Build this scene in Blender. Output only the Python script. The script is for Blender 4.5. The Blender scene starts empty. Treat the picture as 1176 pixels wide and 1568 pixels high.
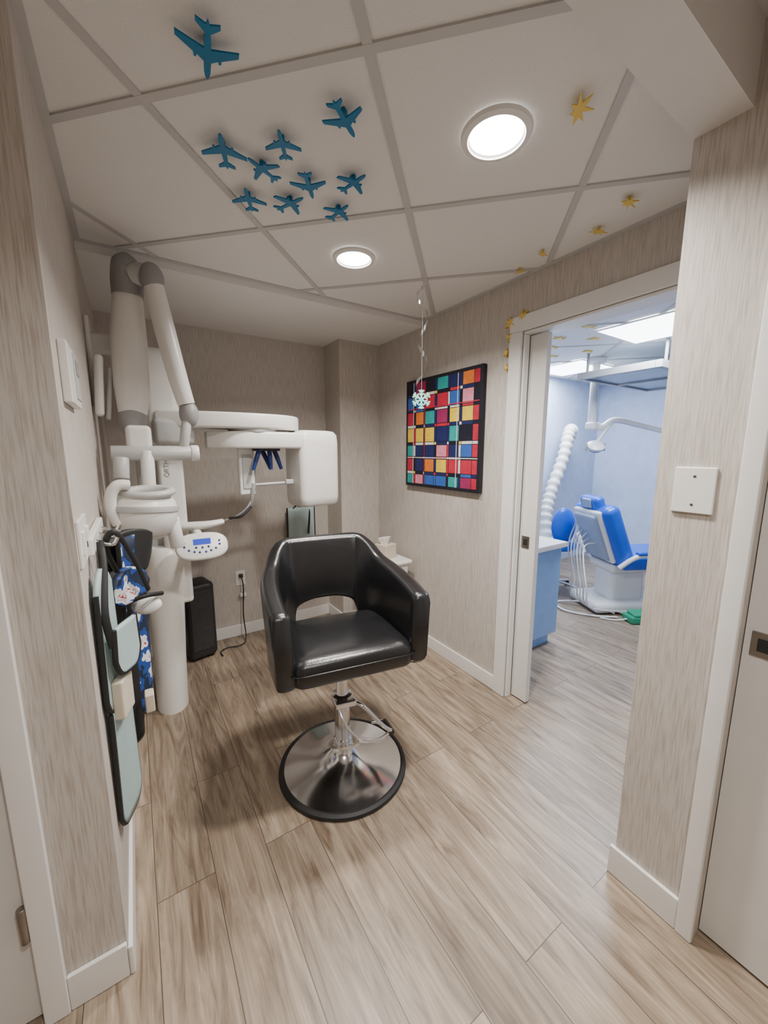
import bpy, bmesh, math, random
from mathutils import Vector, Matrix
random.seed(3)
V=Vector
rad=math.radians
def link(o,parent=None):
    bpy.context.scene.collection.objects.link(o)
    if parent: o.parent=parent
    return o
def empty(name,loc=(0,0,0),rz=0):
    o=bpy.data.objects.new(name,None); o.empty_display_size=.1; o.location=loc; o.rotation_euler=(0,0,rz)
    return link(o)
# ---------------- materials ----------------
def mat(name,col,rough=.5,metal=0,emit=None,es=1,var=.06,vscale=9,bump=0,bscale=60,coat=0,spec=.5):
    m=bpy.data.materials.new(name); m.use_nodes=True
    nt=m.node_tree; N=nt.nodes; L=nt.links
    b=N['Principled BSDF']
    b.inputs['Roughness'].default_value=rough; b.inputs['Metallic'].default_value=metal
    b.inputs['Coat Weight'].default_value=coat; b.inputs['Specular IOR Level'].default_value=spec
    tc=N.new('ShaderNodeTexCoord'); no=N.new('ShaderNodeTexNoise'); no.inputs['Scale'].default_value=vscale; no.inputs['Detail'].default_value=4
    L.new(tc.outputs['Object'],no.inputs['Vector'])
    r=N.new('ShaderNodeValToRGB'); L.new(no.outputs['Fac'],r.inputs['Fac'])
    r.color_ramp.elements[0].position=.3; r.color_ramp.elements[1].position=.7
    r.color_ramp.elements[0].color=(*[c*(1-var) for c in col],1); r.color_ramp.elements[1].color=(*[min(1,c*(1+var)) for c in col],1)
    L.new(r.outputs['Color'],b.inputs['Base Color'])
    if bump:
        n2=N.new('ShaderNodeTexNoise'); n2.inputs['Scale'].default_value=bscale; L.new(tc.outputs['Object'],n2.inputs['Vector'])
        bp=N.new('ShaderNodeBump'); bp.inputs['Strength'].default_value=bump; bp.inputs['Distance'].default_value=.002
        L.new(n2.outputs['Fac'],bp.inputs['Height']); L.new(bp.outputs['Normal'],b.inputs['Normal'])
    if emit: b.inputs['Emission Color'].default_value=(*emit,1); b.inputs['Emission Strength'].default_value=es
    return m
def wallpaper(name,c1,c2):
    m=bpy.data.materials.new(name); m.use_nodes=True; nt=m.node_tree; N=nt.nodes; L=nt.links; b=N['Principled BSDF']
    b.inputs['Roughness'].default_value=.62; b.inputs['Specular IOR Level'].default_value=.3
    tc=N.new('ShaderNodeTexCoord'); mp=N.new('ShaderNodeMapping'); mp.inputs['Scale'].default_value=(260,260,11)
    L.new(tc.outputs['Object'],mp.inputs['Vector'])
    n=N.new('ShaderNodeTexNoise'); n.inputs['Scale'].default_value=1; n.inputs['Detail'].default_value=2; L.new(mp.outputs['Vector'],n.inputs['Vector'])
    r=N.new('ShaderNodeValToRGB'); r.color_ramp.elements[0].position=.28; r.color_ramp.elements[1].position=.58
    r.color_ramp.elements[0].color=(*c1,1); r.color_ramp.elements[1].color=(*c2,1)
    L.new(n.outputs['Fac'],r.inputs['Fac']); L.new(r.outputs['Color'],b.inputs['Base Color'])
    bp=N.new('ShaderNodeBump'); bp.inputs['Strength'].default_value=.22; bp.inputs['Distance'].default_value=.001
    L.new(n.outputs['Fac'],bp.inputs['Height']); L.new(bp.outputs['Normal'],b.inputs['Normal'])
    return m
def woodfloor():
    m=bpy.data.materials.new('wood_plank_floor'); m.use_nodes=True; nt=m.node_tree; N=nt.nodes; L=nt.links; b=N['Principled BSDF']
    tc=N.new('ShaderNodeTexCoord'); mp=N.new('ShaderNodeMapping'); mp.inputs['Rotation'].default_value=(0,0,rad(90)); mp.inputs['Location'].default_value=(.09,-.126,0)
    L.new(tc.outputs['Object'],mp.inputs['Vector'])
    br=N.new('ShaderNodeTexBrick'); br.inputs['Scale'].default_value=1; br.inputs['Brick Width'].default_value=1.22; br.inputs['Row Height'].default_value=.182
    br.inputs['Mortar Size'].default_value=.0014; br.inputs['Mortar Smooth'].default_value=.3; br.offset=.37; br.offset_frequency=2
    br.inputs['Color1'].default_value=(.1,.1,.1,1); br.inputs['Color2'].default_value=(.9,.9,.9,1); br.inputs['Mortar'].default_value=(.5,.5,.5,1)
    L.new(mp.outputs['Vector'],br.inputs['Vector'])
    sc=N.new('ShaderNodeVectorMath'); sc.operation='SCALE'; sc.inputs['Scale'].default_value=7; L.new(br.outputs['Color'],sc.inputs[0])
    ad=N.new('ShaderNodeVectorMath'); ad.operation='ADD'; L.new(mp.outputs['Vector'],ad.inputs[0]); L.new(sc.outputs['Vector'],ad.inputs[1])
    m2=N.new('ShaderNodeMapping'); m2.inputs['Scale'].default_value=(1.5,12,1); L.new(ad.outputs['Vector'],m2.inputs['Vector'])
    n=N.new('ShaderNodeTexNoise'); n.inputs['Scale'].default_value=1.6; n.inputs['Detail'].default_value=8; n.inputs['Roughness'].default_value=.62; n.inputs['Distortion'].default_value=1.6
    L.new(m2.outputs['Vector'],n.inputs['Vector'])
    m3=N.new('ShaderNodeMapping'); m3.inputs['Scale'].default_value=(6,150,1); L.new(ad.outputs['Vector'],m3.inputs['Vector'])
    nf=N.new('ShaderNodeTexNoise'); nf.inputs['Scale'].default_value=1; nf.inputs['Detail'].default_value=3; L.new(m3.outputs['Vector'],nf.inputs['Vector'])
    r=N.new('ShaderNodeValToRGB'); e=r.color_ramp.elements
    e[0].position=.30; e[0].color=(.135,.093,.062,1); e[1].position=.70; e[1].color=(.40,.315,.235,1)
    x=e.new(.48); x.color=(.265,.202,.145,1)
    L.new(n.outputs['Fac'],r.inputs['Fac'])
    mx=N.new('ShaderNodeMixRGB'); mx.blend_type='OVERLAY'; mx.inputs['Fac'].default_value=.5; L.new(r.outputs['Color'],mx.inputs['Color1'])
    bw=N.new('ShaderNodeRGBToBW'); L.new(nf.outputs['Color'],bw.inputs['Color']); L.new(bw.outputs['Val'],mx.inputs['Color2'])
    hv=N.new('ShaderNodeHueSaturation'); L.new(mx.outputs['Color'],hv.inputs['Color'])
    mr=N.new('ShaderNodeMapRange'); mr.inputs['To Min'].default_value=.80; mr.inputs['To Max'].default_value=1.16
    b2=N.new('ShaderNodeRGBToBW'); L.new(br.outputs['Color'],b2.inputs['Color']); L.new(b2.outputs['Val'],mr.inputs['Value']); L.new(mr.outputs['Result'],hv.inputs['Value'])
    mo=N.new('ShaderNodeMixRGB'); mo.inputs['Color2'].default_value=(.07,.05,.035,1); L.new(br.outputs['Fac'],mo.inputs['Fac']); L.new(hv.outputs['Color'],mo.inputs['Color1'])
    L.new(mo.outputs['Color'],b.inputs['Base Color'])
    b.inputs['Roughness'].default_value=.37; b.inputs['Specular IOR Level'].default_value=.5
    bp=N.new('ShaderNodeBump'); bp.inputs['Strength'].default_value=.3; bp.inputs['Distance'].default_value=.001; L.new(bw.outputs['Val'],bp.inputs['Height']); L.new(bp.outputs['Normal'],b.inputs['Normal'])
    return m
WP=wallpaper('striped_wallpaper',(.43,.375,.325),(.58,.535,.49))
WB=mat('far_room_blue_paint',(.56,.65,.84),.7)
TR=mat('white_trim_paint',(.80,.785,.76),.35,var=.02)
DR=mat('white_door_paint',(.74,.725,.70),.4,var=.02)
FL=woodfloor()
CM=mat('ceiling_tile',(.78,.765,.745),.9,var=.05,vscale=300,bump=.4,bscale=300)
GR=mat('ceiling_grid_metal',(.53,.52,.51),.55,var=.02)
SF=mat('soffit_paint',(.72,.70,.68),.8,var=.02)
LE=mat('black_leather',(.010,.010,.011),.27,var=.2,bump=.3,bscale=200,spec=.6)
CH=mat('chrome',(.75,.75,.76),.14,1,var=.03)
RB=mat('black_rubber',(.012,.012,.012),.6)
MW=mat('machine_white',(.80,.785,.75),.32,var=.02)
MG=mat('machine_grey',(.30,.30,.30),.45,var=.03)
MLG=mat('machine_light_grey',(.50,.50,.49),.4,var=.03)
BK=mat('black_plastic',(.02,.02,.022),.4)
NV=mat('navy_plastic',(.01,.03,.16),.35)
BLU=mat('airplane_blue',(.0,.16,.34),.5)
YEL=mat('yellow_sticker',(.75,.54,.12),.6)
TEAL=mat('pale_teal_vinyl',(.40,.52,.52),.5,bump=.3,bscale=90)
STEEL=mat('brushed_steel',(.32,.29,.26),.35,1)
DBL=mat('dental_blue_vinyl',(.01,.10,.62),.3)
SHL=mat('chair_shell_grey',(.30,.36,.48),.4)
CAB=mat('cabinet_blue',(.26,.44,.76),.4)
GRN=mat('green_plastic',(.02,.3,.16),.5)
TIS=mat('tissue_paper',(.62,.54,.44),.8)
LED=mat('led_lens',(1,1,1),.5,emit=(1,.98,.95),es=16)
LED2=mat('led_panel',(1,1,1),.5,emit=(.93,.97,1),es=9)
SCR=mat('lcd_screen',(.02,.04,.3),.2,emit=(.05,.1,.7),es=.6)
# ---------------- geometry helpers ----------------
def finish(name,bm,m,parent,smooth=True,ang=40,wn=False):
    bmesh.ops.recalc_face_normals(bm,faces=bm.faces)
    me=bpy.data.meshes.new(name); bm.to_mesh(me); bm.free()
    for mm in (m if isinstance(m,(list,tuple)) else [m]): me.materials.append(mm)
    if smooth:
        me.polygons.foreach_set('use_smooth',[True]*len(me.polygons))
        me.set_sharp_from_angle(angle=rad(ang))
    o=link(bpy.data.objects.new(name,me),parent)
    if wn: o.modifiers.new('wn','WEIGHTED_NORMAL').keep_sharp=True
    return o
def boxes(name,bl,m,parent=None,bev=0,seg=2):
    bm=bmesh.new()
    for (x0,y0,z0,x1,y1,z1) in bl:
        r=bmesh.ops.create_cube(bm,size=1)
        for v in r['verts']:
            v.co=V(((x0+x1)/2+v.co.x*(x1-x0),(y0+y1)/2+v.co.y*(y1-y0),(z0+z1)/2+v.co.z*(z1-z0)))
    if bev: bmesh.ops.bevel(bm,geom=list(bm.edges),offset=bev,segments=seg,profile=.6,affect='EDGES')
    return finish(name,bm,m,parent,smooth=bool(bev),ang=50,wn=bool(bev))
def rbox(name,c,s,m,parent=None,bev=.01,seg=3,rot=(0,0,0),taper=None):
    bm=bmesh.new(); bmesh.ops.create_cube(bm,size=1)
    for v in bm.verts:
        k=1
        if taper and v.co.z<0: k=taper
        v.co=V((v.co.x*s[0]*k,v.co.y*s[1]*k,v.co.z*s[2]))
    bmesh.ops.bevel(bm,geom=list(bm.edges),offset=bev,segments=seg,profile=.5,affect='EDGES')
    o=finish(name,bm,m,parent,ang=50,wn=True); o.location=c; o.rotation_euler=rot
    return o
def cr(pts,n=6):
    P=[V(p) for p in pts]; out=[]
    for i in range(len(P)-1):
        p0=P[max(i-1,0)];p1=P[i];p2=P[i+1];p3=P[min(i+2,len(P)-1)]
        for j in range(n):
            t=j/n; out.append(.5*((2*p1)+(p2-p0)*t+(2*p0-5*p1+4*p2-p3)*t*t+(3*p1-p0-3*p2+p3)*t**3))
    out.append(P[-1].copy()); return out
def loft(bm,rings,cap=True,close=False):
    vs=[[bm.verts.new(p) for p in r] for r in rings]; n=len(vs[0])
    R=range(len(vs)) if close else range(len(vs)-1)
    for i in R:
        a=vs[i]; b=vs[(i+1)%len(vs)]
        for j in range(n): bm.faces.new((a[j],a[(j+1)%n],b[(j+1)%n],b[j]))
    if cap and not close:
        bm.faces.new(vs[0]); bm.faces.new(vs[-1])
def sweep(name,pts,r,m,parent=None,sub=6,seg=12,flat=1.0,corr=None):
    P=cr(pts,sub) if sub>1 else [V(p) for p in pts]
    if isinstance(r,(int,float)): rr=[r]*len(P)
    else:
        rr=[]
        for i in range(len(P)):
            f=i/(len(P)-1)*(len(r)-1); k=min(int(f),len(r)-2); rr.append(r[k]+(r[k+1]-r[k])*(f-k))
    if corr: rr=[q*(1+corr*((i//2)%2)) for i,q in enumerate(rr)]
    bm=bmesh.new(); rings=[]; prev=None
    for i,p in enumerate(P):
        t=(P[min(i+1,len(P)-1)]-P[max(i-1,0)]).normalized()
        if prev is None:
            u=t.cross(V((0,0,1)))
            if u.length<.1: u=t.cross(V((0,1,0)))
            u.normalize()
        else: u=(prev-t*prev.dot(t)).normalized()
        prev=u; w=t.cross(u)
        rings.append([p+u*math.cos(a)*rr[i]+w*math.sin(a)*rr[i]*flat for a in [2*math.pi*k/seg for k in range(seg)]])
    loft(bm,rings); return finish(name,bm,m,parent,ang=60)
def cyl(name,a,b,r,m,parent=None,seg=24,r2=None,bev=.1):
    a=V(a);b=V(b); r2=r if r2 is None else r2
    L=(b-a).length; e=min(bev*min(r,r2),L*.2); d=(b-a).normalized()
    return sweep(name,[a,a+d*.0001,a+d*e,b-d*e,b-d*.0001,b],[r-e,r-e*.7,r,r2,r2-e*.7,r2-e],m,parent,sub=1,seg=seg)
def lathe(name,prof,m,parent=None,seg=48,loc=(0,0,0),rot=(0,0,0)):
    bm=bmesh.new(); rings=[]
    closed=prof[0][0]>.001 and prof[-1][0]>.001
    if closed and prof[0]==prof[-1]: prof=prof[:-1]
    for (r,z) in prof: rings.append([V((max(r,.0002)*math.cos(2*math.pi*k/seg),max(r,.0002)*math.sin(2*math.pi*k/seg),z)) for k in range(seg)])
    loft(bm,rings,close=closed); o=finish(name,bm,m,parent,ang=35); o.location=loc; o.rotation_euler=rot; return o
def prism(name,pts,z0,z1,m,parent=None,M=None,smooth=False):
    bm=bmesh.new(); rings=[[V((x,y,z)) for x,y in pts] for z in (z0,z1)]
    loft(bm,rings)
    if M: bmesh.ops.transform(bm,matrix=M,verts=bm.verts)
    return finish(name,bm,m,parent,smooth=smooth,ang=30)
def ell(name,c,s,m,parent=None,rot=(0,0,0)):
    bm=bmesh.new(); bmesh.ops.create_uvsphere(bm,u_segments=32,v_segments=18,radius=1)
    for v in bm.verts: v.co=V((v.co.x*s[0],v.co.y*s[1],v.co.z*s[2]))
    o=finish(name,bm,m,parent,ang=180); o.location=c; o.rotation_euler=rot; return o
XW=-.13
# ---------------- shell ----------------
boxes('floor',[(-1.5,-1.5,-.1,5.8,3.4,0)],FL)
boxes('wall_left',[(XW-.14,1.16,0,XW,3.15,2.55)],WP)
boxes('wall_back',[(XW-.14,3.15,0,1.83,3.27,2.55)],WP)
boxes('wall_back_column',[(1.44,2.87,0,1.83,3.15,2.55)],WP)
boxes('wall_right',[(1.81,1.42,0,1.93,3.15,2.55)],WP)
boxes('wall_right_header',[(1.81,.60,2.13,1.93,1.42,2.55)],WP)
boxes('wall_right_near',[(1.81,.45,0,1.93,.6,2.55)],WP)
boxes('wall_pillar',[(1.33,.295,0,1.81,.53,2.55)],WP)
boxes('wall_hall_left_header',[(-1.12,1.16,2.11,-.27,1.3,2.55)],WP); boxes('wall_hall_left',[(-1.3,1.16,0,-1.12,1.3,2.55)],WP)
boxes('wall_hall_right_header',[(1.33,-.56,2.13,1.47,.295,2.55)],WP); boxes('wall_hall_right',[(1.33,-1.3,0,1.47,-.56,2.55)],WP)
boxes('wall_hall_back',[(-1.3,-1.4,0,1.47,-1.3,2.55)],WP)
boxes('wall_hall_end',[(-1.4,-1.4,0,-1.3,1.3,2.55)],WP)
boxes('ceiling',[(XW-.14,.53,2.41,1.93,2.27,2.5),(XW-.14,2.27,2.37,1.83,3.15,2.5)],[CM])
boxes('ceiling_hall',[(-1.4,-1.4,2.5,1.47,.43,2.55),(-1.4,.43,2.5,-.27,1.3,2.55)],SF)
boxes('ceiling_beam',[(-.27,.41,2.32,1.33,.53,2.55)],SF)
boxes('wall_far_room',[(5.6,-1,0,5.7,3.2,2.5),(1.93,3.04,0,5.6,3.15,2.5),(1.93,-1.1,0,5.7,-1,2.5),(1.81,-1,0,1.9,.45,2.5)],WB)
boxes('wall_far_partition',[(1.932,1.425,0,1.94,3.04,2.5)],WB)
boxes('ceiling_far_room',[(1.93,-1,2.41,5.6,3.04,2.5)],CM)
def gridlines(x0,y0,x1,y1,z,cx,cy,s,w=.012):
    bm=bmesh.new()
    for sg in (1,-1):
        zz=z+(.0006 if sg>0 else 0)
        for k in range(-14,15):
            f=lambda x:cy+sg*((x-cx)-k*s); g=lambda y:cx+k*s+sg*(y-cy)
            lo=max(x0,min(g(y0),g(y1))); hi=min(x1,max(g(y0),g(y1)))
            if hi-lo<.02: continue
            a=V((lo,f(lo),zz)); b=V((hi,f(hi),zz)); d=(b-a).normalized(); n=V((-d.y,d.x,0))*w
            up=V((0,0,.01)); loft(bm,[[a-n,a+n,a+n+up,a-n+up],[b-n,b+n,b+n+up,b-n+up]])
    return bm
S2=.61*math.sqrt(2)
bm=gridlines(XW,.53,1.81,2.27,2.4045,.964,1.316,S2)
i=0
for (a,b,c,d) in ((XW,.53,XW+.022,2.27),(1.788,.53,1.81,2.27),(XW,2.25,1.81,2.275)):
    i+=1; z=2.4035-.0005*(i//3); r=[V((a,b,z)),V((c,b,z)),V((c,d,z)),V((a,d,z))]
    loft(bm,[r,[p+V((0,0,.01)) for p in r]])
finish('ceiling_grid',bm,GR,None,smooth=False)
bm=gridlines(1.94,-1,5.6,3.04,2.4045,2.3,1.4,S2); finish('ceiling_grid_far',bm,GR,None,smooth=False)
def base(name,bl): boxes(name,bl,TR,None,bev=.003,seg=1)
base('baseboard_left',[(XW,1.146,0,XW+.014,3.15,.095)])
base('baseboard_back',[(XW+.014,3.136,0,1.426,3.15,.095)]); base('baseboard_column',[(1.426,2.856,0,1.44,3.15,.095),(1.4405,2.856,0,1.796,2.87,.095)])
base('baseboard_right',[(1.796,1.50,0,1.81,2.87,.095)])
base('baseboard_pillar',[(1.315,.3365,0,1.33,.545,.11)])
base('baseboard_hall',[(-.265,1.146,0,XW-.0005,1.16,.11)])
base('trim_doorway',[(1.793,1.42,0,1.81,1.50,2.13),(1.793,.53,2.1305,1.81,1.50,2.21),(1.81,1.405,0,1.85,1.42,2.115),(1.89,1.405,0,1.94,1.42,2.115),(1.81,.6,2.1155,1.94,1.42,2.13)])
base('trim_hall_right',[(1.313,.293,0,1.33,.336,2.13),(1.313,-.6,2.1305,1.33,.336,2.21)])
base('trim_hall_left',[(-.318,1.142,0,-.265,1.16,2.09),(-1.2,1.142,2.0905,-.265,1.16,2.16),(-.30,1.16,0,-.27,1.3,2.10)])
d=empty('door_hall_right'); boxes('leaf',[(1.375,-.555,.01,1.41,.293,2.12)],DR,d,bev=.002)
rbox('flush_pull',(1.374,.25,.985),(.006,.055,.07),STEEL,d,bev=.002); rbox('pull_recess',(1.370,.25,.985),(.003,.028,.036),BK,d,bev=.001)
d=empty('door_hall_left'); boxes('leaf',[(-1.11,1.175,.01,-.305,1.215,2.1)],DR,d,bev=.002)
cyl('hinge_barrel',(-.326,1.150,.28),(-.326,1.150,.38),.010,STEEL,d); cyl('hinge_barrel_top',(-.326,1.150,1.75),(-.326,1.150,1.85),.010,STEEL,d)
d=empty('door_pocket'); boxes('leaf',[(1.852,1.30,.01,1.888,1.404,2.11)],DR,d,bev=.002)
rbox('flush_pull',(1.850,1.362,.985),(.006,.05,.07),STEEL,d,bev=.002); rbox('pull_recess',(1.847,1.362,.985),(.003,.025,.036),BK,d,bev=.001)
# ---------------- downlights ----------------
def lamp(name,loc,p,size,col=(1,.955,.895),shape='DISK',sy=None,spread=180):
    l=bpy.data.lights.new(name,'AREA'); l.shape=shape; l.size=size
    if sy: l.size_y=sy
    l.energy=p; l.color=col; l.spread=rad(spread); o=link(bpy.data.objects.new(name,l)); o.location=loc; return o
def downlight(x,y,z,p):
    e=empty('recessed_downlight',(x,y,z))
    lathe('trim_ring',[(.076,-.004),(.082,-.012),(.098,-.009),(.102,0),(.076,0)],TR,e)
    lathe('lens',[(0,-.003),(.078,-.003),(.078,-.001),(0,-.001)],LED,e)
    l=lamp('lamp',(0,0,-.006),p,.15,spread=140); l.parent=e
downlight(.964,.888,2.405,29); downlight(.964,1.745,2.405,21); downlight(.25,-.35,2.5,19)
# ---------------- salon chair ----------------
def salon_chair():
    E=empty('salon_chair',(.735,1.495,0),rad(-10.7))
    lathe('rubber_rim',[(.27,.001),(.298,.001),(.303,.008),(.300,.018),(.287,.024),(.27,.020)],RB,E,seg=72)
    lathe('chrome_base',[(0,.004),(.286,.006),(.286,.02),(.25,.027),(.19,.037),(.13,.052),(.09,.07),(.062,.09),(.05,.105),(.046,.13),(0,.13)],CH,E,seg=72)
    lathe('column',[(0,.12),(.042,.12),(.042,.15),(.036,.155),(.036,.34),(.047,.345),(.047,.375),(.03,.38),(.026,.39),(.026,.58),(0,.58)],CH,E,seg=36)
    rbox('pump_bracket',(0,-.03,.36),(.1,.09,.03),CH,E,bev=.008)
    sweep('foot_lever',[(.035,-.05,.36),(.08,-.09,.34),(.15,-.13,.26),(.2,-.12,.21),(.2,-.05,.20),(.14,-.02,.20)],.009,CH,E)
    sweep('foot_lever_2',[(-.035,-.05,.36),(-.02,-.11,.3),(.03,-.14,.24),(.12,-.14,.2),(.19,-.12,.2)],.007,CH,E)
    cyl('lever_pad',(.2,-.13,.205),(.2,-.04,.2),.014,BK,E)
    boxes('mount_plate',[(-.13,-.1,.56,.13,.14,.60)],BK,E,bev=.005)
    bm=bmesh.new(); rings=[]
    def rr(z,w,dp,r,n=6):
        pts=[]
        for cx,cy,a0 in ((w-r,dp-r,0),(-w+r,dp-r,90),(-w+r,-dp+r,180),(w-r,-dp+r,270)):
            for k in range(n+1):
                a=rad(a0+90*k/n); px=cx+r*math.cos(a); py=cy+r*math.sin(a); pts.append(V((px,py,z-max(0,py+.2)*.07*max(0,(z-.6))/.1)))
        return pts
    for z,i in ((.590,.03),(.594,.012),(.607,.002),(.65,0),(.677,.003),(.692,.014),(.701,.035),(.706,.08),(.709,.15)):
        rings.append(rr(z,.258-i,.250-i,max(.045-i*.3,.012)))
    loft(bm,rings); finish('seat',bm,LE,E,ang=70)
    sweep('seat_piping',[(x,y,.652-max(0,y+.2)*.04) for x,y in ((.259,.2),(.259,-.2),(.247,-.238),(.21,-.251),(0,-.252),(-.21,-.251),(-.247,-.238),(-.259,-.2),(-.259,.2))],.004,LE,E,sub=2,seg=8)
    st=[(-.278,-.225,.905,.592,.080),(-.284,-.12,.918,.592,.080),(-.284,.0,.932,.592,.080),(-.276,.10,.946,.592,.078),(-.256,.175,.968,.592,.072),(-.232,.222,1.018,.592,.068),(-.202,.252,1.052,.597,.064),
        (-.180,.268,1.061,.62,.062),(-.165,.275,1.064,.67,.062),(-.14,.28,1.065,.715,.062),(-.07,.285,1.065,.738,.062),(0,.286,1.065,.742,.062)]
    st=st+[(-a,b,c,d,e) for a,b,c,d,e in reversed(st[:-1])]
    A=cr([(a,b,c) for a,b,c,d,e in st],4); B=cr([(d,e,0) for a,b,c,d,e in st],4)
    bm=bmesh.new(); rings=[]
    for i in range(len(A)):
        p=V((A[i].x,A[i].y,0)); top=A[i].z; bot=B[i].x; th=B[i].y/2
        q0=A[max(i-1,0)]; q1=A[min(i+1,len(A)-1)]; t=V((q1.x-q0.x,q1.y-q0.y,0)).normalized(); n=V((-t.y,t.x,0))
        n=-n if n.dot(p)<0 else n
        back=max(0,min(1,(p.y-.05)/.2)); ring=[]; r=.024
        prof=[(-th,bot+r),(-th,(bot+top)/2),(-th,top-r),(-th+r*.3,top-r*.3),(-th+r,top),(th-r,top),(th-r*.3,top-r*.3),(th,top-r),(th,(bot+top)/2),(th,bot+r),(th-r*.3,bot+r*.3),(th-r,bot),(-th+r,bot),(-th+r*.3,bot+r*.3)]
        for u,z in prof: ring.append(p+n*u+V((p.x*.18*(z-.6),back*(z-.6)*.15,z)))
        rings.append(ring)
    def shrink(ring,k,dy):
        c=sum(ring,V())/len(ring); return [c+(v-c)*k+V((0,dy,0)) for v in ring]
    rings=[shrink(rings[0],.88,-.016)]+rings+[shrink(rings[-1],.88,-.016)]
    loft(bm,rings); finish('back_and_arms',bm,LE,E,ang=70)
salon_chair()
# ---------------- painting ----------------
def painting():
    E=empty('wall_painting',(1.8,2.045,1.625))
    def add(o): o.matrix_parent_inverse=Matrix.Translation((-1.8,-2.045,-1.625)); return o
    y0,y1,z0,z1=1.665,2.425,1.24,2.01
    add(boxes('canvas',[(1.778,y0,z0,1.8092,y1,z1)],mat('canvas_black',(.008,.008,.015),.5),E,bev=.002))
    pal=[(.50,.02,.05),(.012,.018,.10),(.02,.32,.31),(.80,.56,.05),(.70,.24,.32),(.03,.11,.42),(.70,.18,.03),(.008,.008,.02),(.30,.02,.10)]
    ms=[mat('paint_%d'%i,c,.45,var=.12,vscale=30) for i,c in enumerate(pal)]+[mat('paint_white',(.75,.70,.68),.45)]
    rnd=random.Random(8)
    ys=[y0+.02]
    cw=[.045,.09,.022,.085,.018,.10,.022,.095,.016,.085,.022,.07]; f=(y1-y0-.04)/sum(cw)
    for c in cw: ys.append(ys[-1]+c*f)
    ch=[.07,.022,.09,.016,.08,.022,.10,.022,.09,.016,.09,.022,.08]; f=(z1-z0-.04)/sum(ch); zs=[z0+.02]
    for c in ch: zs.append(zs[-1]+c*f)
    bm=bmesh.new()
    bag=[]
    for i in range(len(cw)):
        for j in range(len(ch)):
            a_=cw[i]<=.03; b_=ch[j]<=.03
            if a_ and b_: k=rnd.choice([9,0,3,7])
            elif a_ or b_: k=rnd.choice([7,7,1,1,0,9,5])
            elif i==0: k=rnd.choice([0,0,7])
            else:
                if not bag: bag=[0,0,1,1,2,3,4,5,5,6,8,7,2,3]; rnd.shuffle(bag)
                k=bag.pop()
            g=.0022
            vs=[bm.verts.new((1.7775,a,b)) for a,b in ((ys[i]+g,zs[j]+g),(ys[i+1]-g,zs[j]+g),(ys[i+1]-g,zs[j+1]-g),(ys[i]+g,zs[j+1]-g))]
            fa=bm.faces.new(vs); fa.material_index=k
    for (yy,k) in ((1.87,9),(2.2,0),(2.33,9)):
        fa=bm.faces.new([bm.verts.new((1.777,a,b)) for a,b in ((yy,z0+.02),(yy+.006,z0+.02),(yy+.006,z1-.02),(yy,z1-.02))]); fa.material_index=k
    for (zz,k) in ((1.45,9),(1.8,0)):
        fa=bm.faces.new([bm.verts.new((1.7765,a,b)) for a,b in ((y0+.02,zz),(y1-.02,zz),(y1-.02,zz+.006),(y0+.02,zz+.006))]); fa.material_index=k
    add(finish('colour_blocks',bm,ms,E,smooth=False))
painting()
# ---------------- ceiling decals ----------------
half=[(0,.55),(.035,.5),(.055,.4),(.06,.2),(.17,.12),(.18,.17),(.22,.17),(.23,.09),(.5,-.08),(.5,-.17),(.06,-.04),(.045,-.32),(.19,-.45),(.19,-.52),(.03,-.46),(0,-.55)]
outl=half+[(-x,y) for x,y in reversed(half[1:-1])]
for (x,y,s,a) in ((.22,1.065,.13,-8),(.56,1.06,.115,-55),(.31,1.36,.13,160),(.45,1.24,.105,150),(.43,1.37,.11,115),(.58,1.36,.12,-35),(.70,1.27,.11,195),(.43,1.55,.12,155),(.56,1.49,.12,205),(.73,1.44,.11,190)):
    e=empty('airplane_cutout',(x,y,2.384),rad(a))
    prism('airplane',[(u*s,v*s) for u,v in outl],0,.004,BLU,e)
    rbox('foam_pad',(0,0,.0145),(.012,.02,.023),BLU,e,bev=.002)
def leaf(n,rnd):
    pts=[]
    for k in range(n*2):
        a=math.pi*k/n; r=(1 if k%2==0 else .4)*rnd.uniform(.6,1.1); pts.append((r*math.cos(a),r*math.sin(a)))
    return pts
rnd=random.Random(5)
for (x,y,s) in ((1.07,.70,.058),(1.59,.82,.055),(1.69,.98,.04),(1.66,1.22,.035),(1.72,1.39,.03)):
    e=empty('yellow_leaf_cutout',(x,y,2.389),rnd.random()*6)
    prism('leaf',[(u*s,v*s*.6) for u,v in leaf(7,rnd)],0,.003,YEL,e); rbox('foam_pad',(0,0,.011),(.01,.01,.018),YEL,e,bev=.002)
for (y,z,s) in ((1.50,2.19,.04),(1.42,2.205,.032),(1.505,2.12,.026),(1.515,2.04,.026),(1.51,1.96,.022)):
    prism('yellow_leaf_sticker',[(u*s,v*s) for u,v in leaf(6,rnd)],0,.017,YEL,None,M=Matrix.Translation((1.808,y,z))@Matrix.Rotation(rad(-90),4,'Y'))
for (x,y) in ((3.2,2.2),(3.5,2.4),(3.0,2.0),(2.9,1.7),(3.9,2.5),(3.6,2.1),(2.7,1.45),(3.25,1.85),(3.05,2.35),(2.75,1.75)):
    prism('yellow_leaf_sticker',[(u*.07,v*.05) for u,v in leaf(6,rnd)],0,.008,YEL,None,M=Matrix.Translation((x,y,2.402)))
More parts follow.
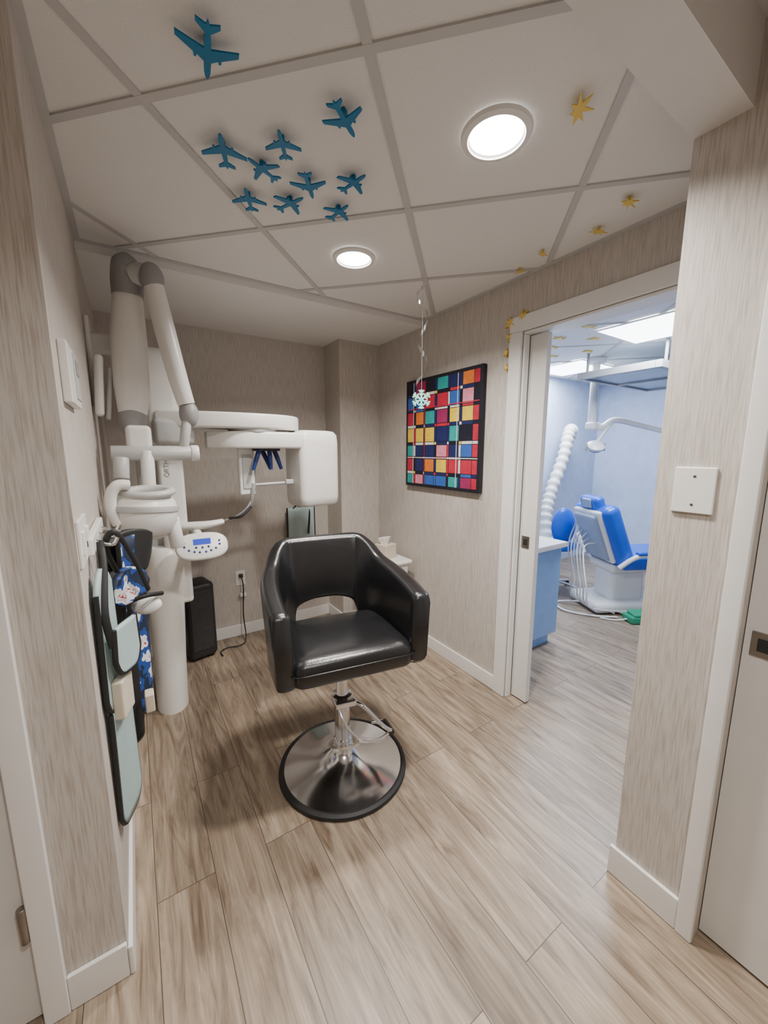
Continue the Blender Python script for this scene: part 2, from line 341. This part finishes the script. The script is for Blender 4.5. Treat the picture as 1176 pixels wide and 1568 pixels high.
# ---------------- hanging ornament ----------------
def ornament():
    E=empty('snowflake_ornament',(1.365,1.724,0))
    bm=bmesh.new(); rows=[]
    for i in range(120):
        f=i/119; z=2.40-.55*f; a=f*2*math.pi*2.4; r=.028+.006*math.sin(f*9)
        c=V((r*math.cos(a),r*math.sin(a),z)); w=.012*abs(math.sin(math.pi*f*3.5))+.002
        rows.append((bm.verts.new(c+V((0,0,w))),bm.verts.new(c-V((0,0,w)))))
    for a,b in zip(rows,rows[1:]): bm.faces.new((a[0],b[0],b[1],a[1]))
    finish('spiral_ribbon',bm,mat('silver_foil',(.8,.8,.8),.15,1),E,ang=180)
    cyl('thread',(0,0,2.405),(0,0,1.83),.0008,MLG,E,seg=6)
    bm=bmesh.new()
    def bar(p,q,w):
        d=(q-p).normalized(); n=V((-d.z,0,d.x))*w; k=V((0,.003,0))
        loft(bm,[[p-n,p+n,p+n+k,p-n+k],[q-n,q+n,q+n+k,q-n+k]])
    c=V((0,0,1.782))
    for k in range(6):
        a=rad(90+60*k); d=V((math.cos(a),0,math.sin(a))); bar(c,c+d*.052,.0045)
        for f in (.02,.036):
            for s in (1,-1):
                a2=a+s*rad(50); bar(c+d*f,c+d*f+V((math.cos(a2),0,math.sin(a2)))*.019,.0035)
    finish('snowflake',bm,mat('snowflake_mint',(.35,.85,.70),.4,emit=(.2,.8,.6),es=.15),E,smooth=False).rotation_euler=(0,0,rad(-30))
ornament()
# ---------------- panoramic x-ray machine ----------------
def pano():
    E=empty('panoramic_xray_machine')
    bm=bmesh.new(); rings=[]
    def sec(cx,w,y0,dep,z):
        pts=[]
        for k in range(13):
            a=math.pi+math.pi*k/12; pts.append(V((cx+w/2*math.cos(a),y0+dep*.45*(math.sin(a)),z)))
        pts+= [V((cx+w/2,y0+dep*.55,z)),V((cx-w/2,y0+dep*.55,z))]
        return pts
    for z,cx,w,y0,dp in ((0.0,.085,.165,2.46,.26),(.03,.085,.165,2.46,.26),(.3,.09,.17,2.46,.26),(.6,.1,.18,2.47,.27),(.8,.115,.20,2.47,.27),(.93,.12,.21,2.47,.25),(.97,.12,.2,2.48,.2)):
        rings.append(sec(cx,w,y0,dp,z))
    loft(bm,rings); finish('lower_column',bm,MW,E,ang=50)
    rbox('upper_column',(.175,2.49,1.2),(.125,.16,1.15),MW,E,bev=.02)
    rbox('upper_column_rear',(.08,2.55,1.25),(.13,.14,1.3),MLG,E,bev=.02)
    rbox('top_cover',(.155,2.47,1.78),(.165,.2,.5),MW,E,bev=.04,seg=4)
    rbox('carriage',(.2,2.42,1.6),(.2,.2,.14),MLG,E,bev=.03)
    def slab(name,z0,z1,front,back,m,r=.012):
        F=cr(front,6); Bk=cr(back,6); ring=[(p.x,p.y) for p in F]+[(p.x,p.y) for p in reversed(Bk)]
        c=V((sum(p[0] for p in ring)/len(ring),sum(p[1] for p in ring)/len(ring),0))
        bm=bmesh.new(); rings=[]
        for z,i in ((z0,r),(z0+r*.3,r*.3),(z0+r,0),(z1-r,0),(z1-r*.3,r*.3),(z1,r)):
            rings.append([V((p[0],p[1],z))+(c-V((p[0],p[1],0))).normalized()*i for p in ring])
        loft(bm,rings); return finish(name,bm,m,E,ang=50)
    slab('overhead_arm',1.625,1.71,[(.12,2.36,0),(.35,2.27,0),(.6,2.24,0),(.8,2.28,0),(.9,2.38,0),(.9,2.45,0)],[(.12,2.52,0),(.3,2.52,0),(.6,2.52,0),(.8,2.53,0),(.88,2.5,0),(.9,2.46,0)],MW)
    slab('rotating_arm',1.515,1.61,[(.36,2.36,0),(.5,2.27,0),(.75,2.25,0),(.95,2.27,0),(1.08,2.32,0)],[(.36,2.46,0),(.55,2.5,0),(.8,2.5,0),(1.0,2.5,0),(1.08,2.48,0)],MW)
    cyl('arm_pivot',(.62,2.39,1.6),(.62,2.39,1.64),.14,MLG,E,seg=40)
    bm=bmesh.new(); rings=[]
    def rr(cx,cy,w,dp,r,z):
        pts=[]
        for sx,sy,a0 in ((1,1,0),(-1,1,90),(-1,-1,180),(1,-1,270)):
            for k in range(6):
                a=rad(a0+90*k/5); pts.append(V((cx+sx*(w-r)+r*math.cos(a),cy+sy*(dp-r)+r*math.sin(a),z)))
        return pts
    for z,i in ((1.15,.03),(1.155,.015),(1.17,.003),(1.21,0),(1.55,0),(1.6,.004),(1.622,.018),(1.628,.04)):
        rings.append(rr(0,0,.142-i,.115-i,.04,z))
    loft(bm,rings); o=finish('tube_housing',bm,MW,E,ang=50); o.location=(.985,2.38,0); o.rotation_euler=(0,0,rad(10))
    rbox('sensor_panel',(.565,2.38,1.38),(.09,.05,.28),MW,E,bev=.012)
    rbox('sensor_window',(.565,2.352,1.38),(.05,.006,.2),MLG,E,bev=.002)
    for i,(x,dx) in enumerate(((.64,-.05),(.70,.0),(.73,.04),(.66,.05))):
        sweep('temple_support_%d'%i,[(x,2.33+i*.02,1.52),(x+dx*.5,2.32+i*.02,1.46),(x+dx,2.31+i*.02,1.39)],[.014,.014,.010],NV,E,seg=10)
    rbox('temple_mount',(.68,2.37,1.515),(.16,.1,.03),BK,E,bev=.008)
    sweep('control_arm',[(.17,2.42,1.07),(.24,2.36,1.085),(.33,2.33,1.09),(.41,2.33,1.1)],[.05,.045,.04,.03],MW,E,flat=.55,seg=16)
    sweep('chin_arm',[(.40,2.33,1.10),(.48,2.33,1.12),(.54,2.34,1.16),(.57,2.35,1.2)],.012,CH,E)
    sweep('chin_handle',[(.44,2.31,1.12),(.5,2.28,1.13),(.56,2.29,1.18)],.008,BK,E)
    cyl('chin_post',(.575,2.35,1.18),(.60,2.35,1.31),.012,MG,E)
    cyl('bite_rod',(.60,2.35,1.30),(.84,2.37,1.305),.009,MLG,E); rbox('bite_block',(.82,2.36,1.31),(.05,.03,.03),MLG,E,bev=.006)
    sweep('sensor_cable',[(.585,2.36,1.25),(.62,2.4,1.4),(.6,2.42,1.52)],.004,BK,E)
    P=empty('control_panel'); P.parent=E; P.location=(.275,2.2,1.0); P.rotation_euler=(rad(62),0,rad(-3))
    bm=bmesh.new(); rings=[]
    for z,i in ((-.014,.012),(-.01,.003),(0,0),(.008,.003),(.012,.012)):
        rings.append([V(((.128-i)*math.copysign(abs(math.cos(a))**.7,math.cos(a)),(.076-i)*math.copysign(abs(math.sin(a))**.8,math.sin(a)),z)) for a in [2*math.pi*k/40 for k in range(40)]])
    loft(bm,rings); finish('panel_body',bm,MW,P,ang=60)
    rbox('screen',(0,.022,.0125),(.085,.032,.003),SCR,P,bev=.001)
    k=0
    for x,y in [(-.085,.02),(-.085,0),(-.065,-.02),(-.04,-.03),(-.015,-.035),(.015,-.035),(.04,-.03),(.065,-.02),(.085,0),(.085,.02),(-.03,-.008),(0,-.01),(.03,-.008)]:
        k+=1; cyl('button_%d'%k,(x,y,.011),(x,y,.0145),.006,NV,P,seg=10)
    sweep('panel_stem',[(.275,2.24,1.01),(.27,2.31,1.05),(.26,2.36,1.07)],.022,MW,E)
    t=bpy.data.curves.new('label','FONT'); t.body='ORTHOPHOS'; t.size=.034; t.extrude=.0005; t.materials.append(MG)
    o=link(bpy.data.objects.new('label',t),E); o.location=(.165,2.408,1.36); o.rotation_euler=(rad(90),rad(-90),0)
    for i in range(5):
        sweep('cable_%d'%i,[(-.02,2.45,.75-.05*i),(-.05,2.4-.02*i,.5),(-.01-.01*i,2.35,.25+.03*i),(-.06,2.4,.1),(-.03,2.5,.03+.01*i)],.006,BK if i%2 else MLG,E)
pano()
# ---------------- intraoral unit ----------------
def intraoral():
    E=empty('intraoral_xray_unit')
    rbox('wall_bracket',(-.065,2.32,1.995),(.13,.09,.08),MW,E,bev=.015)
    rbox('wall_plate',(-.12,2.32,1.9),(.02,.14,.4),MW,E,bev=.008)
    rbox('folded_arm',(-.095,2.2,1.79),(.035,.06,.27),MW,E,bev=.015,rot=(0,rad(4),0))
    rbox('folded_arm_inner',(-.06,2.22,1.76),(.02,.05,.24),MLG,E,bev=.01,rot=(0,rad(7),0))
    sweep('main_arm',[(.052,2.2,2.26),(.045,2.2,2.17),(.035,2.2,2.0),(.03,2.2,1.8),(.022,2.2,1.66)],[.052,.060,.073,.073,.055],MW,E,seg=24,flat=.8)
    sweep('main_arm_cuff',[(.024,2.2,1.70),(.022,2.2,1.66),(.02,2.19,1.60),(.02,2.18,1.57)],[.056,.058,.05,.035],MG,E,seg=24,flat=.85)
    sweep('elbow_cap',[(.048,2.2,2.19),(.05,2.2,2.26),(.058,2.19,2.315),(.08,2.17,2.34)],[.063,.064,.062,.03],MG,E,seg=24)
    sweep('elbow_link',[(.07,2.17,2.27),(.11,2.15,2.28),(.14,2.13,2.25)],[.045,.045,.045],MLG,E,seg=20)
    ell('elbow_joint',(.142,2.12,2.26),(.05,.05,.065),MG,E)
    sweep('second_arm',[(.147,2.12,2.23),(.178,2.11,2.04),(.213,2.1,1.84),(.24,2.1,1.72)],[.042,.044,.042,.038],MW,E,seg=20)
    ell('lower_joint',(.248,2.1,1.675),(.043,.043,.062),MG,E)
    cyl('cross_tube',(-.075,2.08,1.49),(.262,2.08,1.49),.034,MLG,E)
    cyl('cross_tube_cap',(.24,2.08,1.49),(.275,2.08,1.49),.038,MW,E)
    cyl('drop_link',(.235,2.09,1.64),(.21,2.085,1.5),.022,MLG,E)
    rbox('swivel_block',(.035,2.12,1.56),(.1,.09,.11),MW,E,bev=.02)
    cyl('swivel_post',(.06,2.07,1.5),(.055,2.05,1.32),.028,MW,E)
    cyl('yoke_post',(-.04,2.05,1.47),(-.045,2.03,1.38),.03,MLG,E)
    lathe('tubehead',[(0,-.11),(.06,-.105),(.10,-.08),(.125,-.03),(.128,.02),(.12,.06),(.10,.085),(.07,.09),(0,.09)],MW,E,seg=40,loc=(.03,1.99,1.22),rot=(rad(-4),rad(4),0))
    bm=bmesh.new(); rings=[]
    for i in range(40):
        a=2*math.pi*i/40; c=V((math.cos(a)*.085,math.sin(a)*.07,0)); n=c.normalized()
        rings.append([c+n*math.cos(b)*.02+V((0,0,math.sin(b)*.016)) for b in [2*math.pi*k/12 for k in range(12)]])
    loft(bm,rings,close=True); o=finish('ring_handle',bm,MLG,E,ang=180); o.location=(.05,1.96,1.325); o.rotation_euler=(rad(8),0,0)
    lathe('tubehead_band',[(.12,-.012),(.133,-.012),(.135,0),(.133,.012),(.12,.012)],MLG,E,loc=(.03,1.99,1.25),rot=(rad(-4),rad(4),0))
    sweep('grip_loop',[(-.02,1.93,1.36),(-.06,1.92,1.36),(-.085,1.92,1.32),(-.088,1.92,1.26),(-.07,1.92,1.2)],.022,MW,E,seg=14)
    cyl('cone',(.13,1.98,1.2),(.145,1.98,1.06),.03,MW,E)
intraoral()
# ---------------- left wall items ----------------
e=empty('wall_control_panel'); rbox('frame',(XW+.01,1.36,1.695),(.02,.21,.15),MW,e,bev=.004); rbox('face',(XW+.021,1.40,1.70),(.004,.09,.12),MLG,e,bev=.002); rbox('display',(XW+.0235,1.40,1.725),(.003,.06,.04),MG,e,bev=.001)
for y in (1.215,1.305):
    e=empty('light_switch'); rbox('plate',(XW+.004,y,1.27),(.008,.075,.12),MW,e,bev=.003); rbox('rocker',(XW+.010,y,1.27),(.008,.03,.06),TR,e,bev=.003)
def cloth(name,a,b,zt,zb,m,parent,folds=2,amp=.012,taper=1.0,trim=None,th=.006,top=0):
    a=V((*a,0)); b=V((*b,0)); d=(b-a); n=V((-d.y,d.x,0)).normalized(); nu,nv=14,16
    bm=bmesh.new(); g=[]
    for j in range(nv+1):
        v=j/nv; row=[]
        for i in range(nu+1):
            u=i/nu; k=1+(taper-1)*v; uu=.5+(u-.5)*k
            p=a+d*uu+n*(amp*math.sin(folds*math.pi*2*u+v*1.3)*(0.4+.6*v))
            drop=.05*(2*u-1)**4*v
            p.z=zt+(zb-zt)*v+drop-top*(2*u-1)**2*(1-v); row.append(bm.verts.new(p))
        g.append(row)
    edge=[g[j][0].co.copy() for j in range(nv+1)]+[g[nv][i].co.copy() for i in range(1,nu+1)]+[g[j][nu].co.copy() for j in range(nv-1,-1,-1)]
    for j in range(nv):
        for i in range(nu): bm.faces.new((g[j][i],g[j][i+1],g[j+1][i+1],g[j+1][i]))
    o=finish(name,bm,m,parent,ang=180); s=o.modifiers.new('s','SOLIDIFY'); s.thickness=th; s.offset=0
    if trim: sweep(name+'_trim',edge,.0075,trim,parent,sub=1,seg=6)
    return o
CP=mat('cartoon_print_fabric',(.03,.09,.35),.7)
nt=CP.node_tree; vo=nt.nodes.new('ShaderNodeTexVoronoi'); vo.inputs['Scale'].default_value=14; tc=nt.nodes.new('ShaderNodeTexCoord')
ns=nt.nodes.new('ShaderNodeTexNoise'); ns.inputs['Scale'].default_value=18; nt.links.new(tc.outputs['Object'],ns.inputs['Vector'])
mxv=nt.nodes.new('ShaderNodeMixRGB'); mxv.inputs['Fac'].default_value=.12; nt.links.new(tc.outputs['Object'],mxv.inputs['Color1']); nt.links.new(ns.outputs['Color'],mxv.inputs['Color2']); nt.links.new(mxv.outputs['Color'],vo.inputs['Vector'])
rp=nt.nodes.new('ShaderNodeValToRGB'); rp.color_ramp.interpolation='CONSTANT'; el=rp.color_ramp.elements; el[0].position=0; el[0].color=(.72,.74,.78,1); el[1].position=.34; el[1].color=(.015,.06,.28,1); q=el.new(.55); q.color=(.01,.02,.05,1); q=el.new(.1); q.color=(.4,.05,.05,1); q=el.new(.14); q.color=(.72,.74,.78,1)
nt.links.new(vo.outputs['Distance'],rp.inputs['Fac']); nt.links.new(rp.outputs['Color'],nt.nodes['Principled BSDF'].inputs['Base Color'])
def aprons():
    E=empty('lead_apron_rack')
    rbox('rack_bar',(XW+.012,1.5,1.24),(.02,.42,.05),MW,E,bev=.006)
    for y in (1.38,1.5,1.62): sweep('hook_%d'%int(y*100),[(XW+.02,y,1.24),(XW+.06,y,1.225),(XW+.075,y,1.245)],.006,CH,E)
    A=empty('lead_apron')
    cloth('teal_upper',(-.115,1.26),(-.088,1.40),1.17,.74,TEAL,A,folds=.5,amp=.004,taper=1,trim=RB,th=.012,top=.06)
    cloth('teal_lower',(-.115,1.28),(-.075,1.44),.74,.34,TEAL,A,folds=.5,amp=.006,taper=.95,trim=RB,th=.014)
    cloth('teal_flap',(-.085,1.27),(-.035,1.37),1.00,.85,TEAL,A,folds=.5,amp=.004,trim=RB,th=.012)
    rbox('velcro_tab',(-.082,1.32,.775),(.03,.08,.12),TIS,A,bev=.006,rot=(0,0,rad(-18)))
    sweep('strap',[(-.1,1.38,1.24),(-.095,1.33,1.17),(-.10,1.27,1.05),(-.09,1.27,.95)],.010,RB,A,flat=.4)
    B=empty('lead_apron')
    cloth('printed_panel',(-.065,1.56),(.0,1.70),1.2,.52,CP,B,folds=1,amp=.012,trim=RB,th=.012)
    cloth('teal_back',(-.1,1.50),(-.04,1.64),1.1,.45,RB,B,folds=1,amp=.01,trim=RB,th=.012)
    rbox('velcro_tab',(-.02,1.54,.60),(.03,.05,.07),TIS,B,bev=.006)
    C=empty('thyroid_collar')
    cloth('collar_black',(-.10,1.58),(.03,1.72),1.22,1.06,RB,C,folds=1,amp=.015,th=.03,top=.03)
    cloth('collar_print',(-.085,1.42),(.0,1.56),1.12,1.0,CP,C,folds=.5,amp=.012,trim=RB,th=.02,top=.04)
    ell('white_pad',(.0,1.56,.955),(.05,.02,.032),MW,C,rot=(rad(-30),0,rad(-20)))
    sweep('pad_edge',[(-.05,1.5,1.0),(0,1.5,1.01),(.05,1.56,.99)],.008,RB,C)
    sweep('neck_loop',[(-.07,1.45,1.12),(-.09,1.4,1.22),(-.06,1.38,1.26),(-.02,1.45,1.15),(.01,1.5,1.03)],.009,RB,C,flat=.5)
aprons()
e=empty('blank_wall_plate'); rbox('plate',(1.327,.433,1.39),(.008,.098,.13),MW,e,bev=.003)
for z in (1.35,1.43): cyl('screw_%d'%int(z*100),(1.322,.433,z),(1.326,.433,z),.004,STEEL,e,seg=10)
# ---------------- back wall items ----------------
e=empty('power_outlet'); rbox('plate',(.655,3.146,.485),(.075,.008,.12),MW,e,bev=.003)
for z in (.46,.51): rbox('socket_%d'%int(z*100),(.655,3.141,z),(.035,.006,.03),TR,e,bev=.003)
e=empty('power_cord'); rbox('plug',(.655,3.122,.51),(.03,.03,.03),BK,e,bev=.005)
sweep('cord',[(.655,3.11,.51),(.66,3.08,.42),(.65,3.09,.2),(.64,3.0,.03),(.58,2.95,.008),(.5,2.97,.007),(.44,2.93,.007),(.44,2.86,.007)],.005,BK,e)
rbox('adapter',(.66,3.10,.36),(.05,.03,.03),MW,e,bev=.006)
e=empty('speaker_tower',(.305,2.98,0),rad(12))
rbox('cabinet',(0,0,.295),(.2,.2,.56),BK,e,bev=.035,seg=4); rbox('grille',(0,-.098,.3),(.15,.012,.44),mat('speaker_mesh',(.03,.03,.03),.6,var=.6,vscale=220),e,bev=.005)
for x in (-.06,.06):
    for y in (-.06,.06): cyl('foot_%d_%d'%(x*100,y*100),(x,y,0),(x,y,.02),.015,RB,e,seg=12)
A=empty('hanging_lead_apron'); cyl('hook',(1.17,3.15,1.05),(1.17,3.09,1.05),.008,CH,A)
cloth('panel',(1.05,3.10),(1.28,3.08),1.03,.45,TEAL,A,folds=1.5,amp=.015,trim=RB,th=.012)
sweep('neck_strap',[(1.10,3.10,1.02),(1.15,3.10,1.06),(1.2,3.10,1.05),(1.24,3.09,1.0),(1.22,3.07,.8)],.008,RB,A)
e=empty('bedside_stand',(1.595,2.47,0))
rbox('body',(0,0,.34),(.28,.30,.60),MW,e,bev=.02); rbox('top',(0,-.005,.655),(.32,.35,.035),MW,e,bev=.016,seg=4); rbox('top_rim',(0,.155,.69),(.31,.02,.05),MW,e,bev=.008)
rbox('drawer_front',(0,-.155,.55),(.25,.012,.14),TR,e,bev=.005); rbox('drawer_front_2',(0,-.155,.36),(.25,.012,.18),TR,e,bev=.005); cyl('knob',(0,-.16,.55),(0,-.18,.55),.012,CH,e,seg=14)
for x in (-.12,.12):
    for y in (-.12,.12): cyl('caster_%d_%d'%(x*100,y*100),(x,y,0),(x,y,.05),.02,RB,e,seg=12)
e=empty('tissue_box',(1.61,2.46,.673)); rbox('carton',(0,0,.055),(.13,.12,.11),TIS,e,bev=.005,rot=(0,0,.3))
bm=bmesh.new(); rings=[[V((math.cos(a)*r*(1+.3*math.sin(3*a)),math.sin(a)*r*.6,z)) for a in [2*math.pi*k/16 for k in range(16)]] for r,z in ((.03,.108),(.045,.135),(.05,.16),(.02,.157))]
loft(bm,rings); finish('tissue',bm,TR,e)
# ---------------- far room ----------------
e=empty('base_cabinet'); boxes('carcass',[(1.96,1.66,.09,2.70,2.25,.78)],CAB,e,bev=.004); boxes('toe_kick',[(1.98,1.70,0,2.66,2.2,.09)],CAB,e); boxes('countertop',[(1.945,1.63,.78,2.73,2.27,.82)],TR,e,bev=.006)
boxes('panel_seams',[(2.32,1.655,.1,2.325,1.661,.77)],BK,e)
for (x,y,p) in ((3.35,1.42,52),(4.15,2.6,44)):
    e=empty('ceiling_light_panel',(x,y,2.402)); boxes('lens',[(-.3,-.3,-.004,.3,.3,0)],LED2,e); boxes('frame',[(-.32,-.32,-.006,-.3,.32,0),(.3,-.32,-.006,.32,.32,0),(-.3,-.32,-.006,.3,-.3,0),(-.3,.3,-.006,.3,.32,0)],TR,e)
    l=lamp('lamp',(0,0,-.02),p,.58,(.80,.89,1),'SQUARE'); l.parent=e
def dental_chair():
    E=empty('dental_chair',(3.80,1.83,0),rad(-28))   # local +x towards the feet
    rbox('floor_base',(.1,0,.06),(.72,.46,.10),MW,E,bev=.04,seg=4)
    rbox('pedestal',(.1,0,.24),(.34,.28,.32),MW,E,bev=.05,seg=4)
    rbox('seat_frame',(.2,0,.42),(.6,.36,.08),MW,E,bev=.03)
    rbox('seat_cushion',(.3,0,.49),(.72,.54,.13),DBL,E,bev=.05,seg=4)
    rbox('leg_rest',(.88,0,.47),(.55,.40,.10),DBL,E,bev=.045,seg=4,rot=(0,rad(8),0))
    rbox('backrest_cushion',(-.10,0,.74),(.16,.52,.58),DBL,E,bev=.06,seg=4,rot=(0,rad(-22),0))
    rbox('backrest_shell',(-.205,0,.71),(.07,.33,.46),SHL,E,bev=.03,seg=4,rot=(0,rad(-22),0))
    rbox('backrest_rim',(-.185,0,.72),(.05,.39,.52),MW,E,bev=.02,seg=3,rot=(0,rad(-22),0))
    rbox('headrest_post',(-.24,0,.97),(.04,.08,.14),MW,E,bev=.01,rot=(0,rad(-22),0))
    rbox('headrest',(-.23,0,1.02),(.10,.27,.14),DBL,E,bev=.04,seg=4,rot=(0,rad(-15),0))
    rbox('headrest_back',(-.285,0,1.02),(.03,.12,.09),SHL,E,bev=.012,rot=(0,rad(-15),0))
    for s in (1,-1):
        sweep('armrest_%d'%s,[(-.1,.26*s,.46),(0,.29*s,.55),(.1,.30*s,.58),(.3,.30*s,.58)],.022,MW,E)
        rbox('arm_pad_%d'%s,(.18,.30*s,.60),(.3,.06,.035),DBL,E,bev=.015)
    for i in range(6):
        sweep('hose_%d'%i,[(-.22,.18-.05*i,.90-.05*i),(-.34,.16-.05*i,.6),(-.32-.02*i,.1-.08*i,.3),(-.3,.05-.06*i,.08),(-.1+.08*i,-.26,.03)],.006,MW if i%2 else MLG,E)
    sweep('floor_hose',[(-.25,0,.05),(-.45,.1,.012),(-.5,-.1,.012),(-.3,-.25,.012),(-.1,-.3,.012)],.009,MW,E)
    sweep('delivery_arm',[(.1,.2,.3),(.0,.4,.45),(-.05,.5,.62)],.03,MW,E)
dental_chair()
e=empty('foot_control_pedal',(3.66,1.48,0),rad(-28)); rbox('base',(0,0,.035),(.22,.14,.07),GRN,e,bev=.02); rbox('treadle',(0,-.01,.08),(.17,.11,.03),GRN,e,bev=.012,rot=(rad(8),0,0)); sweep('cord',[(-.1,.0,.03),(-.2,.02,.012),(-.3,.08,.01)],.007,MW,e)
e=empty('operator_stool',(3.80,2.38,0)); ell('back_cushion',(-.01,-.05,.71),(.13,.06,.20),DBL,e,rot=(0,0,rad(-30))); lathe('seat',[(0,.46),(.16,.46),(.19,.49),(.17,.53),(0,.54)],DBL,e); cyl('post',(0,0,.06),(0,0,.46),.025,CH,e)
sweep('back_arm',[(0,0,.47),(.12,.1,.55),(.06,.03,.66),(-.0,-.02,.70)],.012,CH,e)
for k in range(5):
    a=2*math.pi*k/5; sweep('leg_%d'%k,[(0,0,.1),(.22*math.cos(a),.22*math.sin(a),.06)],.015,CH,e,sub=1); cyl('caster_%d'%k,(.22*math.cos(a),.22*math.sin(a),0),(.22*math.cos(a),.22*math.sin(a),.05),.022,RB,e,seg=12)
e=empty('dental_operating_light')
cyl('ceiling_flange',(3.95,2.21,2.41),(3.95,2.21,2.36),.09,MW,e)
cyl('ceiling_post',(3.95,2.21,2.38),(3.95,2.21,1.76),.038,MW,e)
sweep('arm',[(3.95,2.21,1.76),(4.04,2.15,1.74),(4.14,2.08,1.81),(4.32,1.96,1.77),(4.54,1.8,1.70)],[.04,.035,.03,.028,.025],MW,e)
sweep('lower_arm',[(4.14,2.08,1.81),(4.06,2.11,1.72),(3.99,2.15,1.6)],.016,MW,e)
rbox('arm_joint',(3.97,2.2,1.75),(.16,.10,.08),MW,e,bev=.025)
lathe('lamp_head',[(0,-.03),(.05,-.028),(.08,-.005),(.085,.02),(.05,.05),(0,.055)],MW,e,loc=(3.95,2.15,1.54),rot=(rad(35),0,rad(-40)))
lathe('lamp_glass',[(0,-.032),(.06,-.03),(.06,-.025),(0,-.024)],MG,e,loc=(3.95,2.15,1.54),rot=(rad(35),0,rad(-40)))
for s in (-.09,.09): cyl('lamp_handle_%d'%(s*100),(3.95+s*.84,2.15-s*.54,1.50),(3.95+s*.84,2.15-s*.54,1.58),.011,MG,e,seg=10)
sweep('far_arm',[(4.54,1.8,1.72),(4.56,1.79,1.64),(4.5,1.75,1.56)],.025,MW,e)
e=empty('ceiling_monitor_frame')
boxes('screen_panel',[(3.62,1.52,2.175,4.23,2.13,2.195),(4.27,1.52,2.175,4.88,2.13,2.195)],mat('monitor_grey',(.16,.21,.28),.25),e,bev=.004)
boxes('rails',[(3.57,1.47,2.16,4.93,1.52,2.22),(3.57,2.13,2.16,4.93,2.17,2.22),(3.57,1.521,2.16,3.62,2.129,2.22),(4.88,1.521,2.16,4.93,2.129,2.22),(4.23,1.521,2.16,4.27,2.129,2.22)],MG,e,bev=.005)
for p in ((3.7,1.5),(4.8,1.5),(3.7,2.15),(4.8,2.15)): cyl('hanger_%d_%d'%(p[0]*10,p[1]*10),(*p,2.20),(*p,2.41),.012,MG,e,seg=10)
e=empty('corrugated_extraction_hose')
sweep('hose',[(4.70,2.9,1.66),(4.68,2.87,1.76),(4.60,2.85,1.70),(4.46,2.82,1.39),(4.25,2.8,1.03),(4.10,2.76,.74),(4.05,2.7,.4)],.078,MW,e,sub=16,seg=20,corr=-.22)
rbox('suction_unit',(4.05,2.75,.25),(.34,.30,.44),MW,e,bev=.03)
for x in (3.93,4.17):
    for y in (2.65,2.85): cyl('caster_%d_%d'%(x*100,y*100),(x,y,0),(x,y,.05),.02,RB,e,seg=10)
e=empty('dome_camera',(5.45,2.5,2.41)); lathe('housing',[(0,0),(.09,0),(.09,-.04),(.07,-.05),(0,-.05)],MW,e); ell('dome',(0,0,-.06),(.065,.065,.06),BK,e)
# ---------------- world & camera ----------------
w=bpy.data.worlds.new('world'); bpy.context.scene.world=w; w.use_nodes=True
w.node_tree.nodes['Background'].inputs[0].default_value=(.6,.65,.7,1); w.node_tree.nodes['Background'].inputs[1].default_value=.2
cam=bpy.data.cameras.new('camera'); cam.sensor_fit='HORIZONTAL'; cam.sensor_width=36; cam.lens=36*589/1176; cam.clip_start=.02
co=link(bpy.data.objects.new('camera',cam)); co.location=(0,0,1.5); co.rotation_euler=(rad(81),0,rad(-33))
bpy.context.scene.camera=co
